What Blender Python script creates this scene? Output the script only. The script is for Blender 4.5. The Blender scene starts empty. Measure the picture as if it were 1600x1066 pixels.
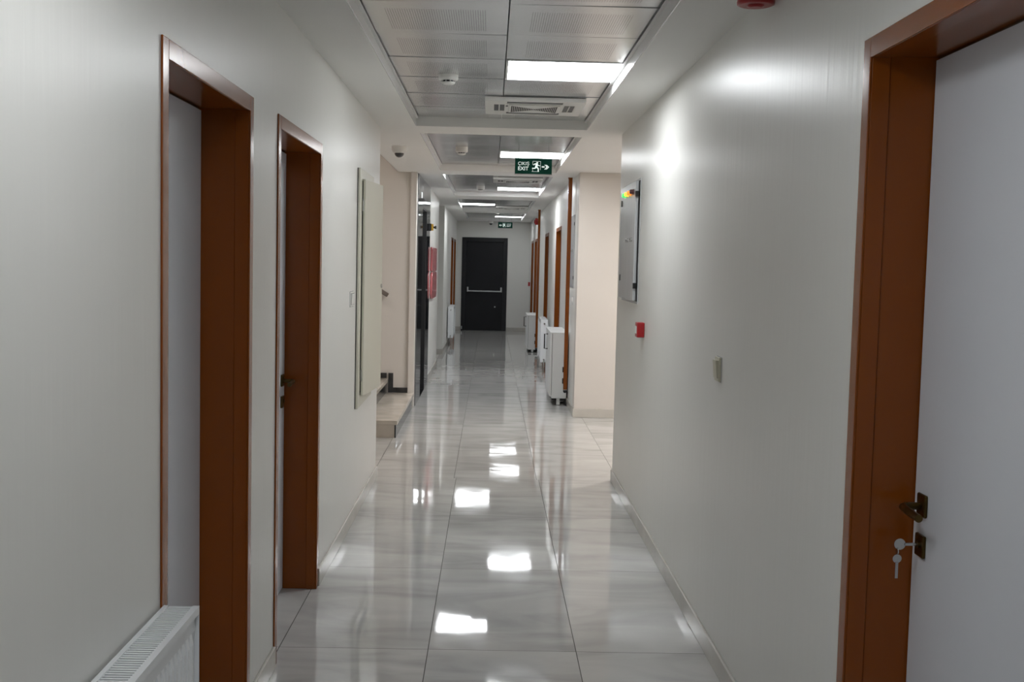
import bpy, bmesh, math, random
from mathutils import Vector, Matrix
random.seed(7)
C = bpy.context.scene.collection
SC = bpy.context.scene

# ------------------------------------------------------------------ materials
def mat(name, col, rough=.5, metal=0., spec=.5, coat=0., emit=None, estr=0., noise=None, bump=None):
    m = bpy.data.materials.new(name); m.use_nodes = True
    nt = m.node_tree; b = nt.nodes['Principled BSDF']
    b.inputs['Base Color'].default_value = (*col, 1)
    b.inputs['Roughness'].default_value = rough
    b.inputs['Metallic'].default_value = metal
    b.inputs['Specular IOR Level'].default_value = spec
    b.inputs['Coat Weight'].default_value = coat
    b.inputs['Coat Roughness'].default_value = .08
    if emit:
        b.inputs['Emission Color'].default_value = (*emit, 1); b.inputs['Emission Strength'].default_value = estr
    N = nt.nodes.new; L = nt.links.new
    tc = N('ShaderNodeTexCoord')
    if noise:      # (scale xyz, amount)
        mp = N('ShaderNodeMapping'); mp.inputs['Scale'].default_value = noise[0]
        n = N('ShaderNodeTexNoise'); n.inputs['Scale'].default_value = 1; n.inputs['Detail'].default_value = 5
        L(tc.outputs['Object'], mp.inputs['Vector']); L(mp.outputs[0], n.inputs['Vector'])
        r = N('ShaderNodeValToRGB'); a = noise[1]
        r.color_ramp.elements[0].position = .3; r.color_ramp.elements[1].position = .7
        r.color_ramp.elements[0].color = (*[c*(1-a) for c in col], 1)
        r.color_ramp.elements[1].color = (*[min(1, c*(1+a)) for c in col], 1)
        L(n.outputs['Fac'], r.inputs['Fac']); L(r.outputs['Color'], b.inputs['Base Color'])
    if bump:       # (scale xyz, distance)
        mp = N('ShaderNodeMapping'); mp.inputs['Scale'].default_value = bump[0]
        n = N('ShaderNodeTexNoise'); n.inputs['Scale'].default_value = 1; n.inputs['Detail'].default_value = 3
        bp = N('ShaderNodeBump'); bp.inputs['Strength'].default_value = 1; bp.inputs['Distance'].default_value = bump[1]
        L(tc.outputs['Object'], mp.inputs['Vector']); L(mp.outputs[0], n.inputs['Vector'])
        L(n.outputs['Fac'], bp.inputs['Height']); L(bp.outputs['Normal'], b.inputs['Normal'])
    return m

M = {}
M['wall'] = mat('satin_wall_paint', (.735, .73, .70), .325, spec=.27, noise=((.9, .9, .6), .03), bump=((22, 22, 1.4), .0012))
M['cream'] = mat('cream_wall_paint', (.64, .603, .562), .45, noise=((.8, .8, .8), .02))
M['soffit'] = mat('white_plaster', (.80, .795, .775), .6, noise=((1, 1, 1), .02))
M['trimwhite'] = mat('white_angle_trim', (.74, .74, .73), .25)
M['brown'] = mat('brown_gloss_paint', (.215, .053, .004), .22, spec=.36, noise=((3, 3, 2), .06))
M['leaf'] = mat('pale_grey_laminate', (.68, .70, .75), .42, noise=((2, 2, 1), .03))
M['black'] = mat('black_plastic', (.012, .012, .013), .4)
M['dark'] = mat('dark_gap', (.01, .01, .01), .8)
M['bronze'] = mat('aged_bronze', (.10, .065, .02), .3, metal=.9)
M['chrome'] = mat('chrome', (.55, .55, .54), .22, metal=1)
M['steel'] = mat('polished_steel', (.22, .225, .24), .06, metal=1, bump=((1.5, 1.5, .8), .002))
M['exitdoor'] = mat('anthracite_steel_paint', (.007, .008, .011), .42, spec=.3, noise=((4, 4, 4), .15))
M['exitframe'] = mat('charcoal_steel_paint', (.013, .014, .017), .4, spec=.3)
M['radiator'] = mat('white_radiator_enamel', (.74, .76, .78), .25)
M['plastic'] = mat('white_plastic', (.74, .73, .70), .35)
M['ivory'] = mat('ivory_plastic', (.55, .53, .42), .35)
M['offwhite'] = mat('off_white_enamel', (.72, .73, .73), .3)
M['cabinet'] = mat('cream_enamel', (.60, .585, .49), .35)
M['panel'] = mat('grey_powder_coat', (.50, .51, .52), .25, noise=((8, 8, 1), .04))
M['red'] = mat('red_plastic', (.36, .010, .014), .35)
M['darkred'] = mat('dark_red_plastic', (.30, .008, .010), .3)
M['film'] = mat('red_enamel_under_film', (.42, .10, .11), .25, coat=.5, noise=((6, 6, 2), .35), bump=((14, 14, 6), .004))
M['green'] = mat('exit_green', (.002, .050, .033), .5, spec=.2, emit=(.002, .06, .04), estr=.1)
M['white'] = mat('sign_white', (.80, .86, .84), .5)
M['signwhite'] = mat('lit_sign_white', (.80, .86, .84), .5, emit=(.85, 1, .95), estr=.6)
M['yellow'] = mat('yellow_plastic', (.65, .36, .02), .35)
M['marble'] = mat('beige_step_marble', (.50, .45, .39), .18, noise=((5, 5, 5), .16))
M['blackmarble'] = mat('black_marble', (.028, .028, .03), .12, noise=((7, 7, 7), .8))
M['base'] = mat('baseboard_marble', (.52, .50, .46), .2, noise=((4, 4, 4), .08))
M['rail'] = mat('grey_brown_wood', (.17, .14, .12), .35)
M['glass'] = mat('smoked_dome', (.01, .01, .012), .05, coat=1)
M['lampg'] = mat('green_indicator', (.05, .6, .1), .3, emit=(.15, 1, .25), estr=.8)
M['lampy'] = mat('yellow_indicator', (.8, .5, .05), .3, emit=(1, .55, .06), estr=1.2)
M['lampo'] = mat('orange_indicator', (.8, .3, .03), .3, emit=(1, .3, .03), estr=.8)
M['lampd'] = mat('unlit_indicator', (.09, .03, .03), .3)
LED = {'lednear': 12, 'led': 18.5, 'ledmid': 26, 'ledfar': 17, 'ledend': 8}
for k_, v_ in LED.items(): M[k_] = mat('led_diffuser_' + k_[3:], (.9, .9, .9), .4, emit=(.95, .98, 1.0), estr=v_)
M['fill_lobby'] = mat('added_lobby_glow', (.9, .9, .9), .4, emit=(1, .93, .875), estr=33.0)
M['fill_stair'] = mat('added_stair_glow', (.9, .9, .9), .4, emit=(1, .90, .82), estr=15.0)

def floor_mat():
    m = bpy.data.materials.new('polished_porcelain'); m.use_nodes = True
    nt = m.node_tree; b = nt.nodes['Principled BSDF']; N = nt.nodes.new; L = nt.links.new
    tc = N('ShaderNodeTexCoord')
    def math_(op, a, bb=None):
        n = N('ShaderNodeMath'); n.operation = op
        for i, v in enumerate((a, bb)):
            if v is None: continue
            if isinstance(v, (int, float)): n.inputs[i].default_value = v
            else: L(v, n.inputs[i])
        return n.outputs[0]
    sep = N('ShaderNodeSeparateXYZ'); L(tc.outputs['Object'], sep.inputs[0])
    X, Y = sep.outputs[0], sep.outputs[1]
    far = math_('GREATER_THAN', Y, 8.03)
    xs = math_('ADD', math_('SUBTRACT', X, -.222 - 6), math_('MULTIPLY', far, .015))
    ys = math_('SUBTRACT', Y, 4.4345 - 24)
    tx = math_('DIVIDE', xs, .6); ty = math_('DIVIDE', ys, 1.2)
    fx = math_('FRACT', tx); fy = math_('FRACT', ty)
    ix = math_('FLOOR', tx); iy = math_('FLOOR', ty)
    def edge(f, w):
        d = math_('MINIMUM', f, math_('SUBTRACT', 1.0, f))
        return math_('LESS_THAN', d, w)
    grout = math_('MAXIMUM', edge(fx, .0030), edge(fy, .0012))
    idv = N('ShaderNodeCombineXYZ'); L(ix, idv.inputs[0]); L(iy, idv.inputs[1])
    wn = N('ShaderNodeTexWhiteNoise'); wn.noise_dimensions = '3D'; L(idv.outputs[0], wn.inputs['Vector'])
    # veins: warped noise, different on every tile
    off = N('ShaderNodeVectorMath'); off.operation = 'MULTIPLY_ADD'
    L(wn.outputs['Color'], off.inputs[0]); off.inputs[1].default_value = (9, 9, 9); L(tc.outputs['Object'], off.inputs[2])
    mp = N('ShaderNodeMapping'); mp.inputs['Scale'].default_value = (1.2, 3.4, 1); mp.inputs['Rotation'].default_value = (0, 0, .25)
    L(off.outputs[0], mp.inputs['Vector'])
    n1 = N('ShaderNodeTexNoise'); n1.inputs['Scale'].default_value = 1.1; n1.inputs['Detail'].default_value = 7; n1.inputs['Distortion'].default_value = 1.2
    L(mp.outputs[0], n1.inputs['Vector'])
    r = N('ShaderNodeValToRGB')
    e = r.color_ramp.elements
    e[0].position = .30; e[0].color = (.40, .395, .385, 1); e[1].position = .74; e[1].color = (.57, .562, .545, 1)
    k = e.new(.5); k.color = (.495, .488, .475, 1)
    L(n1.outputs['Fac'], r.inputs['Fac'])
    mix = N('ShaderNodeMix'); mix.data_type = 'RGBA'
    L(grout, mix.inputs[0]); L(r.outputs[0], mix.inputs[6]); mix.inputs[7].default_value = (.07, .066, .062, 1)
    L(mix.outputs[2], b.inputs['Base Color'])
    # dust smears in the roughness
    n2 = N('ShaderNodeTexNoise'); n2.inputs['Scale'].default_value = 3; n2.inputs['Detail'].default_value = 5
    L(tc.outputs['Object'], n2.inputs['Vector'])
    mr = N('ShaderNodeMapRange'); mr.inputs[1].default_value = .4; mr.inputs[2].default_value = .8
    mr.inputs[3].default_value = .035; mr.inputs[4].default_value = .075
    L(n2.outputs['Fac'], mr.inputs[0])
    rr = math_('MAXIMUM', mr.outputs[0], math_('MULTIPLY', grout, .5)); L(rr, b.inputs['Roughness'])
    L(math_('SUBTRACT', .55, math_('MULTIPLY', grout, .5)), b.inputs['Specular IOR Level'])
    # slight waviness + per-tile tilt
    n3 = N('ShaderNodeTexNoise'); n3.inputs['Scale'].default_value = 3.2; n3.inputs['Detail'].default_value = 1
    L(tc.outputs['Object'], n3.inputs['Vector'])
    sc = N('ShaderNodeSeparateColor'); L(wn.outputs['Color'], sc.inputs[0])
    tilt = math_('ADD', math_('MULTIPLY', math_('SUBTRACT', sc.outputs[0], .5), math_('MULTIPLY', fx, .0022)),
                 math_('MULTIPLY', math_('SUBTRACT', sc.outputs[1], .5), math_('MULTIPLY', fy, .0022)))
    h = math_('ADD', math_('MULTIPLY', n3.outputs['Fac'], .0011), tilt)
    bp = N('ShaderNodeBump'); bp.inputs['Strength'].default_value = 1; bp.inputs['Distance'].default_value = 1
    L(h, bp.inputs['Height']); L(bp.outputs[0], b.inputs['Normal'])
    return m
M['floor'] = floor_mat()

def tile_mat():
    m = bpy.data.materials.new('perforated_aluminium'); m.use_nodes = True
    nt = m.node_tree; b = nt.nodes['Principled BSDF']; N = nt.nodes.new; L = nt.links.new
    uv = N('ShaderNodeUVMap'); uv.uv_map = 'UVMap'
    sep = N('ShaderNodeSeparateXYZ'); L(uv.outputs[0], sep.inputs[0])
    def math_(op, a, bb=None):
        n = N('ShaderNodeMath'); n.operation = op
        for i, v in enumerate((a, bb)):
            if v is None: continue
            if isinstance(v, (int, float)): n.inputs[i].default_value = v
            else: L(v, n.inputs[i])
        return n.outputs[0]
    u, v = sep.outputs[0], sep.outputs[1]
    inside = math_('MULTIPLY', math_('LESS_THAN', math_('ABSOLUTE', math_('SUBTRACT', u, .5)), .345),
                   math_('LESS_THAN', math_('ABSOLUTE', math_('SUBTRACT', v, .55)), .335))
    k = 60
    du = math_('SUBTRACT', math_('FRACT', math_('MULTIPLY', u, k)), .5)
    dv = math_('SUBTRACT', math_('FRACT', math_('MULTIPLY', v, k)), .5)
    d2 = math_('ADD', math_('MULTIPLY', du, du), math_('MULTIPLY', dv, dv))
    hole = math_('MULTIPLY', inside, math_('LESS_THAN', d2, .065))
    mix = N('ShaderNodeMix'); mix.data_type = 'RGBA'; L(hole, mix.inputs[0])
    mix.inputs[6].default_value = (.66, .665, .67, 1); mix.inputs[7].default_value = (.10, .10, .10, 1)
    L(mix.outputs[2], b.inputs['Base Color'])
    b.inputs['Metallic'].default_value = .85; b.inputs['Roughness'].default_value = .25
    tc = N('ShaderNodeTexCoord')
    n3 = N('ShaderNodeTexNoise'); n3.inputs['Scale'].default_value = 2.2; n3.inputs['Detail'].default_value = 1.5
    L(tc.outputs['Object'], n3.inputs['Vector'])
    bp = N('ShaderNodeBump'); bp.inputs['Strength'].default_value = 1; bp.inputs['Distance'].default_value = .004
    L(n3.outputs['Fac'], bp.inputs['Height']); L(bp.outputs[0], b.inputs['Normal'])
    return m
M['tile'] = tile_mat()

# ------------------------------------------------------------------ mesh helpers
class MB:
    def __init__(s): s.v = []; s.f = []; s.sm = []
    def add(s, vs, fs, smooth=False):
        o = len(s.v); s.v += [tuple(v) for v in vs]
        for f in fs: s.f.append([i+o for i in f]); s.sm.append(smooth)
        return s
    def box(s, x0, x1, y0, y1, z0, z1):
        if x0 > x1: x0, x1 = x1, x0
        if y0 > y1: y0, y1 = y1, y0
        vs = [(x, y, z) for z in (z0, z1) for y in (y0, y1) for x in (x0, x1)]
        return s.add(vs, [(0, 2, 3, 1), (4, 5, 7, 6), (0, 1, 5, 4), (2, 6, 7, 3), (0, 4, 6, 2), (1, 3, 7, 5)])
    def prism(s, poly, axis, a, b):
        """polygon of 2-tuples extruded along axis (0: poly=(y,z), 1: (x,z), 2: (x,y))"""
        def P(p, t):
            return (t, p[0], p[1]) if axis == 0 else (p[0], t, p[1]) if axis == 1 else (p[0], p[1], t)
        n = len(poly); vs = [P(p, a) for p in poly] + [P(p, b) for p in poly]
        fs = [tuple(range(n))[::-1], tuple(range(n, 2*n))] + [(i, (i+1) % n, n+(i+1) % n, n+i) for i in range(n)]
        return s.add(vs, fs)
    def lathe(s, prof, c, axis=(0, 0, 1), n=28):
        """profile of (radius, height) turned about an axis through c"""
        ax = Vector(axis).normalized(); q = Vector((0, 0, 1)).rotation_difference(ax)
        vs = []; fs = []
        for r, h in prof:
            for i in range(n):
                a = 2*math.pi*i/n
                vs.append(Vector(c) + q @ Vector((r*math.cos(a), r*math.sin(a), h)))
        for j in range(len(prof)-1):
            for i in range(n):
                fs.append((j*n+i, j*n+(i+1) % n, (j+1)*n+(i+1) % n, (j+1)*n+i))
        s.add(vs, fs, True)
        s.add(vs[:n], [tuple(range(n))[::-1]]); s.add(vs[-n:], [tuple(range(n))])
        return s
    def cyl(s, a, b, r, n=20, r2=None):
        a = Vector(a); b = Vector(b)
        return s.lathe([(r, 0), (r if r2 is None else r2, (b-a).length)], a, b-a, n)
    def tube(s, pts, r, n=12):
        pts = [Vector(p) for p in pts]; rings = []
        for i, p in enumerate(pts):
            d = (pts[min(i+1, len(pts)-1)] - pts[max(i-1, 0)]).normalized()
            q = Vector((0, 0, 1)).rotation_difference(d)
            rings.append([p + q @ Vector((r*math.cos(2*math.pi*k/n), r*math.sin(2*math.pi*k/n), 0)) for k in range(n)])
        # keep rings aligned
        for i in range(1, len(rings)):
            best = min(range(n), key=lambda k: (rings[i][k]-rings[i-1][0]).length)
            rings[i] = rings[i][best:] + rings[i][:best]
        vs = [v for rg in rings for v in rg]
        fs = [(j*n+i, j*n+(i+1) % n, (j+1)*n+(i+1) % n, (j+1)*n+i) for j in range(len(rings)-1) for i in range(n)]
        s.add(vs, fs, True); s.add(rings[0], [tuple(range(n))[::-1]]); s.add(rings[-1], [tuple(range(n))])
        return s
    def build(s, name, m, parent=None, bevel=0, origin=None, seg=2):
        if parent is not None: org = Vector(parent.get('_o', (0, 0, 0)))
        else:
            xs, ys, zs = zip(*s.v)
            org = Vector(origin) if origin is not None else Vector(((min(xs)+max(xs))/2, (min(ys)+max(ys))/2, min(zs)))
        me = bpy.data.meshes.new(name)
        me.from_pydata([Vector(v)-org for v in s.v], [], s.f)
        for p, sm in zip(me.polygons, s.sm): p.use_smooth = sm
        bm = bmesh.new(); bm.from_mesh(me)
        bmesh.ops.recalc_face_normals(bm, faces=bm.faces)
        bm.to_mesh(me); bm.free()
        me.materials.append(M[m])
        o = bpy.data.objects.new(name, me); C.objects.link(o)
        if parent is not None:
            o.parent = parent; o['_o'] = tuple(org)
        else: o.location = org; o['_o'] = tuple(org)
        if parent is not None and '_local' not in o and parent.type == 'MESH': pass
        if bevel:
            b = o.modifiers.new('bevel', 'BEVEL'); b.width = bevel; b.segments = seg; b.limit_method = 'ANGLE'; b.angle_limit = math.radians(40)
            for p in me.polygons: p.use_smooth = True
            w = o.modifiers.new('wn', 'WEIGHTED_NORMAL'); w.keep_sharp = True
        return o

def tag(o, label, cat, group=None, kind=None):
    o['label'] = label; o['category'] = cat
    if group: o['group'] = group
    if kind: o['kind'] = kind
    return o
def thing(name, loc, label, cat, group=None, kind=None):
    o = bpy.data.objects.new(name, None); C.objects.link(o)
    o.location = loc; o.empty_display_size = .1; o['_o'] = tuple(loc)
    return tag(o, label, cat, group, kind)
def struct(mb, name, m, label, cat, bevel=0):
    o = mb.build(name, m, None, bevel, origin=(0, 0, 0)); return tag(o, label, cat, None, 'structure')
def copy_tree(src, dloc, label, group=None):
    r = src.copy(); C.objects.link(r); r.location = src.location + Vector(dloc); r['label'] = label
    if group: r['group'] = group
    def rec(a, b):
        for ch in list(a.children):
            c = ch.copy(); C.objects.link(c); c.parent = b; rec(ch, c)
    rec(src, r)
    return r
def text(body, x, z, size, y, parent, name, bold=False, m='signwhite', mirror=False):
    cu = bpy.data.curves.new(name, 'FONT'); cu.body = body; cu.size = size; cu.extrude = .0006
    if bold: cu.offset = size*.014
    cu.materials.append(M[m])
    tmp = bpy.data.objects.new(name, cu); C.objects.link(tmp)
    me = bpy.data.meshes.new_from_object(tmp.evaluated_get(bpy.context.evaluated_depsgraph_get()))
    bpy.data.objects.remove(tmp); bpy.data.curves.remove(cu)
    o = bpy.data.objects.new(name, me); C.objects.link(o); o.parent = parent
    if not me.materials: me.materials.append(M[m])
    p = Vector(parent['_o']); o.location = Vector((x, y, z)) - p; o.rotation_euler = (math.pi/2, 0, 0)
    return o

# ------------------------------------------------------------------ measured layout
XL, XR, XR2 = -.803, .913, .88
YA = 8.0            # left wall stops at the stair alcove
YB = 8.05           # right wall stops at the lobby
YE = 25.65          # end wall
ZS, ZT = 2.50, 2.565 # soffit, metal tiles
Y0 = -4.0
LEAF = .155         # depth of the door reveals

# ------------------------------------------------------------------ structure: floor
struct(MB().box(-3.2, 4.6, Y0-.3, YE+.3, -.1, 0), 'floor', 'floor', 'polished grey marble-look tile floor running the whole corridor', 'floor')

# walls with door openings
def wall_run(name, side, x, y0, y1, doors, m, label, thick=.28, ztop=2.8):
    mb = MB(); x2 = x + side*thick; cur = y0
    for (a, b, zt) in sorted(doors):
        mb.box(x, x2, cur, a, 0, ztop); mb.box(x, x2, a, b, zt, ztop); cur = b
    mb.box(x, x2, cur, y1, 0, ztop)
    return struct(mb, name, m, label, 'wall')

DW = .02  # the wall opening is this much larger than the clear opening
L_DOORS = [(2.785, 3.715, 2.045), (4.25, 5.235, 2.05)]
R_DOORS = [(1.80, 2.735, 2.085)]
R_FAR = [(14.25, 15.25, 2.0), (17.35, 18.35, 2.0), (21.75, 22.75, 2.0), (23.55, 24.55, 2.0)]
L_FAR = [(22.35, 23.30, 2.0), (23.95, 24.90, 2.0)]
gr = lambda ds: [(a-DW, b+DW, z+DW) for a, b, z in ds]
wall_run('wall_left', -1, XL, Y0, YA, gr(L_DOORS), 'wall', 'glossy grey-white left corridor wall with two brown door frames')
wall_run('wall_right', 1, XR, Y0, YB, gr(R_DOORS), 'wall', 'glossy grey-white right corridor wall with control panel and switch')
wall_run('wall_left_far', -1, XL, 18.9, YE, gr(L_FAR), 'wall', 'far left corridor wall behind the white radiator')
wall_run('wall_right_far', 1, XR2, 11.62, YE, gr(R_FAR), 'wall', 'far right corridor wall with row of brown door frames')
wall_run('wall_left_middle', -1, XL, 14.35, 16.92, [], 'wall', 'middle left wall section carrying the red fire hose cabinet')
# side passage between the middle and far left walls
mb = MB(); mb.box(-2.3, XL-.28, 18.9, 19.1, 0, 2.8); mb.box(-2.3, XL-.28, 16.72, 16.92, 0, 2.8); mb.box(-2.5, -2.3, 16.72, 19.1, 0, 2.8)
struct(mb, 'wall_side_passage', 'wall', 'walls of the side passage opening on the left beyond the elevator', 'wall')
# end wall around the exit door
EX0, EX1, EZ = -.675, .365, 2.13
mb = MB(); mb.box(XL-.28, EX0, YE, YE+.25, 0, 2.8); mb.box(EX1, XR2+.28, YE, YE+.25, 0, 2.8); mb.box(EX0, EX1, YE, YE+.25, EZ, 2.8)
struct(mb, 'wall_end', 'wall', 'grey end wall around the black exit door', 'wall')
struct(MB().box(-1.2, 1.3, Y0-.2, Y0, 0, 2.8), 'wall_back', 'wall', 'corridor wall behind the camera', 'wall')
# lobby on the right
struct(MB().box(XR2, 4.2, 11.405, 11.62, 0, 2.8), 'wall_lobby', 'cream', 'cream lobby wall facing the corridor on the right', 'wall')
mb = MB(); mb.box(XR+.28, 4.2, YB-.2, YB, 0, 2.8); mb.box(4.2, 4.4, YB-.2, 11.62, 0, 2.8)
struct(mb, 'wall_lobby_side', 'cream', 'cream side walls of the lobby around the corner', 'wall')
# stair alcove on the left
mb = MB(); mb.box(-2.8, -.865, 11.93, 12.04, 0, 4.0); mb.box(-3.0, -2.8, YA-.2, 12.1, 0, 4.0); mb.box(-2.8, XL-.28, YA-.2, YA, 0, 4.0)
struct(mb, 'wall_stairwell', 'cream', 'beige stairwell walls in the alcove on the left', 'wall')
struct(MB().box(-.865, XL, 11.89, 12.04, 0, 2.8), 'wall_stairwell_pier', 'cream', 'narrow cream pier between the stairs and the elevator', 'wall')
struct(MB().box(-1.15, XL-.03, 12.1, 14.35, 2.5, 2.8), 'wall_above_elevator', 'wall', 'wall strip closing the top above the elevator', 'wall')

# ------------------------------------------------------------------ ceiling
TRAYS = [(-3.6, .4), (1.0, 7.84), (8.28, 11.6), (12.1, 15.9), (16.8, 20.66), (21.3, 25.2)]
TX0, TX1 = -.545, .645
mb = MB(); zt = ZS+.05
mb.box(XL-.2, TX0, Y0-.2, YE+.2, ZS, zt); mb.box(TX1, XR+.2, Y0-.2, YE+.2, ZS, zt)
cur = Y0-.2
for a, b in TRAYS: mb.box(TX0, TX1, cur, a, ZS, ZT+.04); cur = b
mb.box(TX0, TX1, cur, YE+.2, ZS, ZT+.04)
mb.box(XR+.2, 4.3, YB-.1, 11.5, ZS, zt)                        # over the lobby
mb.box(-1.0, XL-.2, YA-.1, 12.0, ZS, 2.8)                      # over the mouth of the stairs
mb.box(-2.4, XL-.2, 16.8, 19.0, ZS, zt)                        # over the side passage
struct(mb, 'ceiling', 'soffit', 'white plaster soffit framing the recessed metal ceiling fields', 'ceiling')
mb = MB(); mb.box(-1.1, 1.2, Y0-.2, YE+.2, 2.75, 2.85); mb.box(1.2, 4.4, YB-.2, 11.6, 2.75, 2.85); mb.box(-2.5, -1.1, 16.7, 19.1, 2.75, 2.85)
mb.box(-3.0, -.995, YA-.2, 12.1, 4.0, 4.1); mb.box(-1.0, -.99, YA-.1, 12.1, 2.8, 4.0)
struct(mb, 'ceiling_slab', 'soffit', 'structural slab above the suspended ceiling', 'ceiling')
# white angle trim along the tray edges
for ti, (a, b) in enumerate(TRAYS):
    mb = MB(); t = .012
    mb.box(TX0-.01, TX0+.004, a, b, ZS+.001, ZT+.035); mb.box(TX1-.004, TX1+.01, a, b, ZS+.001, ZT+.035)
    mb.box(TX0+.004, TX0+.020, a, b, ZT-.012, ZT-.008); mb.box(TX1-.020, TX1-.004, a, b, ZT-.012, ZT-.008)
    struct(mb, 'trim_%d' % (ti+1), 'trimwhite', 'white metal angle along the edges of ' + ['the ceiling field behind the camera', 'the nearest ceiling field', 'the ceiling field above the first exit sign', 'the third ceiling field down the corridor', 'the fourth ceiling field down the corridor', 'the last ceiling field before the exit door'][ti], 'trim')

LIGHTS = []     # (column, y0, material)
MOD = .59    # tile module
PANELS = {0: [(1, -2.4)], 1: [(0, 5.575-7*MOD), (1, 5.575)], 2: [(1, 10.10)], 3: [(0, 12.13), (1, 14.90)], 4: [(0, 19.11)], 5: [(1, 21.75), (1, 24.11)]}  # the tray behind the camera holds an added, unseen fill lamp
MID = .049
field_lab = ['perforated metal tiles behind the camera', 'nearest field of perforated metal ceiling tiles', 'perforated metal tiles above the first exit sign', 'third field of metal ceiling tiles', 'fourth field of metal ceiling tiles', 'last field of metal ceiling tiles before the exit door']
for ti, (a, b) in enumerate(TRAYS):
    # anchor the tile grid on the lamp (or on the far end) and lay 600 mm tiles both ways
    anchor = PANELS[ti][-1][1]
    k0 = math.floor((a-anchor)/MOD); rows = []
    y = anchor + k0*MOD
    while y < b-.02: rows.append(y); y += MOD
    bm = bmesh.new(); uvl = bm.loops.layers.uv.new('UVMap')
    rnd = random.Random(11+ti); g = .0026
    for col in (0, 1):
        x0 = MID-MOD if col == 0 else MID; x1 = x0+MOD
        for y0 in rows:
            if any(c == col and abs(y0-py) < .3 for c, py in PANELS[ti]): continue
            y1 = min(y0+MOD, b-.001); y0 = max(y0, a+.001)
            if y1-y0 < .03: continue
            n = 6; tx, ty = rnd.uniform(-.0016, .0016), rnd.uniform(-.0016, .0016); sag = rnd.uniform(-.0030, .0010)
            grid = []
            for j in range(n+1):
                for i in range(n+1):
                    u, v = i/n, j/n
                    zz = ZT + tx*(u-.5)*2 + ty*(v-.5)*2 + sag*math.sin(math.pi*u)*math.sin(math.pi*v)
                    grid.append((bm.verts.new((x0+g+u*(MOD-2*g), y0+g+v*(y1-y0-2*g), zz)), u, v))
            for j in range(n):
                for i in range(n):
                    ids = [j*(n+1)+i, (j+1)*(n+1)+i, (j+1)*(n+1)+i+1, j*(n+1)+i+1]
                    f = bm.faces.new([grid[q][0] for q in ids]); f.smooth = True
                    for lp, q in zip(f.loops, ids): lp[uvl].uv = (grid[q][1], grid[q][2])
            # turned-up rim of the pressed tile
            rim = [grid[i] for i in range(n+1)] + [grid[(j+1)*(n+1)-1] for j in range(1, n+1)] + [grid[n*(n+1)+i] for i in range(n-1, -1, -1)] + [grid[j*(n+1)] for j in range(n-1, 0, -1)]
            up = [bm.verts.new(r[0].co + Vector((0, 0, .03))) for r in rim]; rim = [(bm.verts.new(r[0].co), 0, 0) for r in rim]
            for i in range(len(rim)):
                k = (i+1) % len(rim)
                f = bm.faces.new([rim[i][0], up[i], up[k], rim[k][0]])
                for lp in f.loops: lp[uvl].uv = (0, 0)
    me = bpy.data.meshes.new('ceiling_tiles'); bm.to_mesh(me); bm.free(); me.materials.append(M['tile'])
    o = bpy.data.objects.new('ceiling_tiles', me); C.objects.link(o)
    tag(o, field_lab[ti], 'ceiling', None, 'structure')

# ------------------------------------------------------------------ ceiling lamps
lamp_lab = {(0, 0): ('added unseen square ceiling panel behind the camera', 'lednear'), (1, 0): ('lit square ceiling panel overhead between the large radiator and the right door', 'lednear'), (1, 1): ('nearest and largest lit square ceiling panel, on the right before the air conditioning cassette', 'led'),
    (2, 0): ('lit ceiling panel just above the first exit sign', 'led'), (3, 0): ('lit ceiling panel on the left hidden behind the beam past the first exit sign', 'ledmid'),
    (3, 1): ('third lit ceiling panel on the right, seen under the first exit sign', 'ledmid'), (4, 0): ('lit ceiling panel on the left side, far down the corridor', 'ledfar'),
    (5, 0): ('lit ceiling panel hidden behind the beam before the last ceiling field', 'ledend'), (5, 1): ('farthest lit ceiling panel, above the far exit sign', 'ledend')}
def lamp(x0, y0, z, label, m, sx=.596, sy=.592):
    t = thing('ceiling_light', (x0+sx/2, y0+sy/2, z-.005), label, 'ceiling light', 'square ceiling light panels')
    f = MB(); w = .012; x1, y1 = x0+sx, y0+sy
    f.box(x0, x0+w, y0, y1, z-.005, z+.03); f.box(x1-w, x1, y0, y1, z-.005, z+.03)
    f.box(x0+w, x1-w, y0, y0+w, z-.005, z+.03); f.box(x0+w, x1-w, y1-w, y1, z-.005, z+.03)
    f.box(x0+w, x1-w, y0+w, y1-w, z+.02, z+.03)
    f.build('frame', 'trimwhite', t)
    MB().box(x0+w, x1-w, y0+w, y1-w, z-.001, z+.008).build('diffuser', m, t)
for ti, ps in PANELS.items():
    for k, (col, py) in enumerate(ps):
        lab, m = lamp_lab[(ti, k)]
        lamp((MID-MOD if col == 0 else MID)+.003, py+.003, ZT, lab, m, sx=MOD-.006, sy=MOD-.006)
lamp(1.9, 9.3, ZS-.004, 'added unseen warm panel lighting the lobby around the corner', 'fill_lobby', sx=1.2)  # unseen lamp added to brighten the lobby
lamp(-2.2, 9.6, 3.98, 'added unseen dim panel lighting the stairwell from its top', 'fill_stair')  # unseen lamp added to lift the stair alcove

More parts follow.
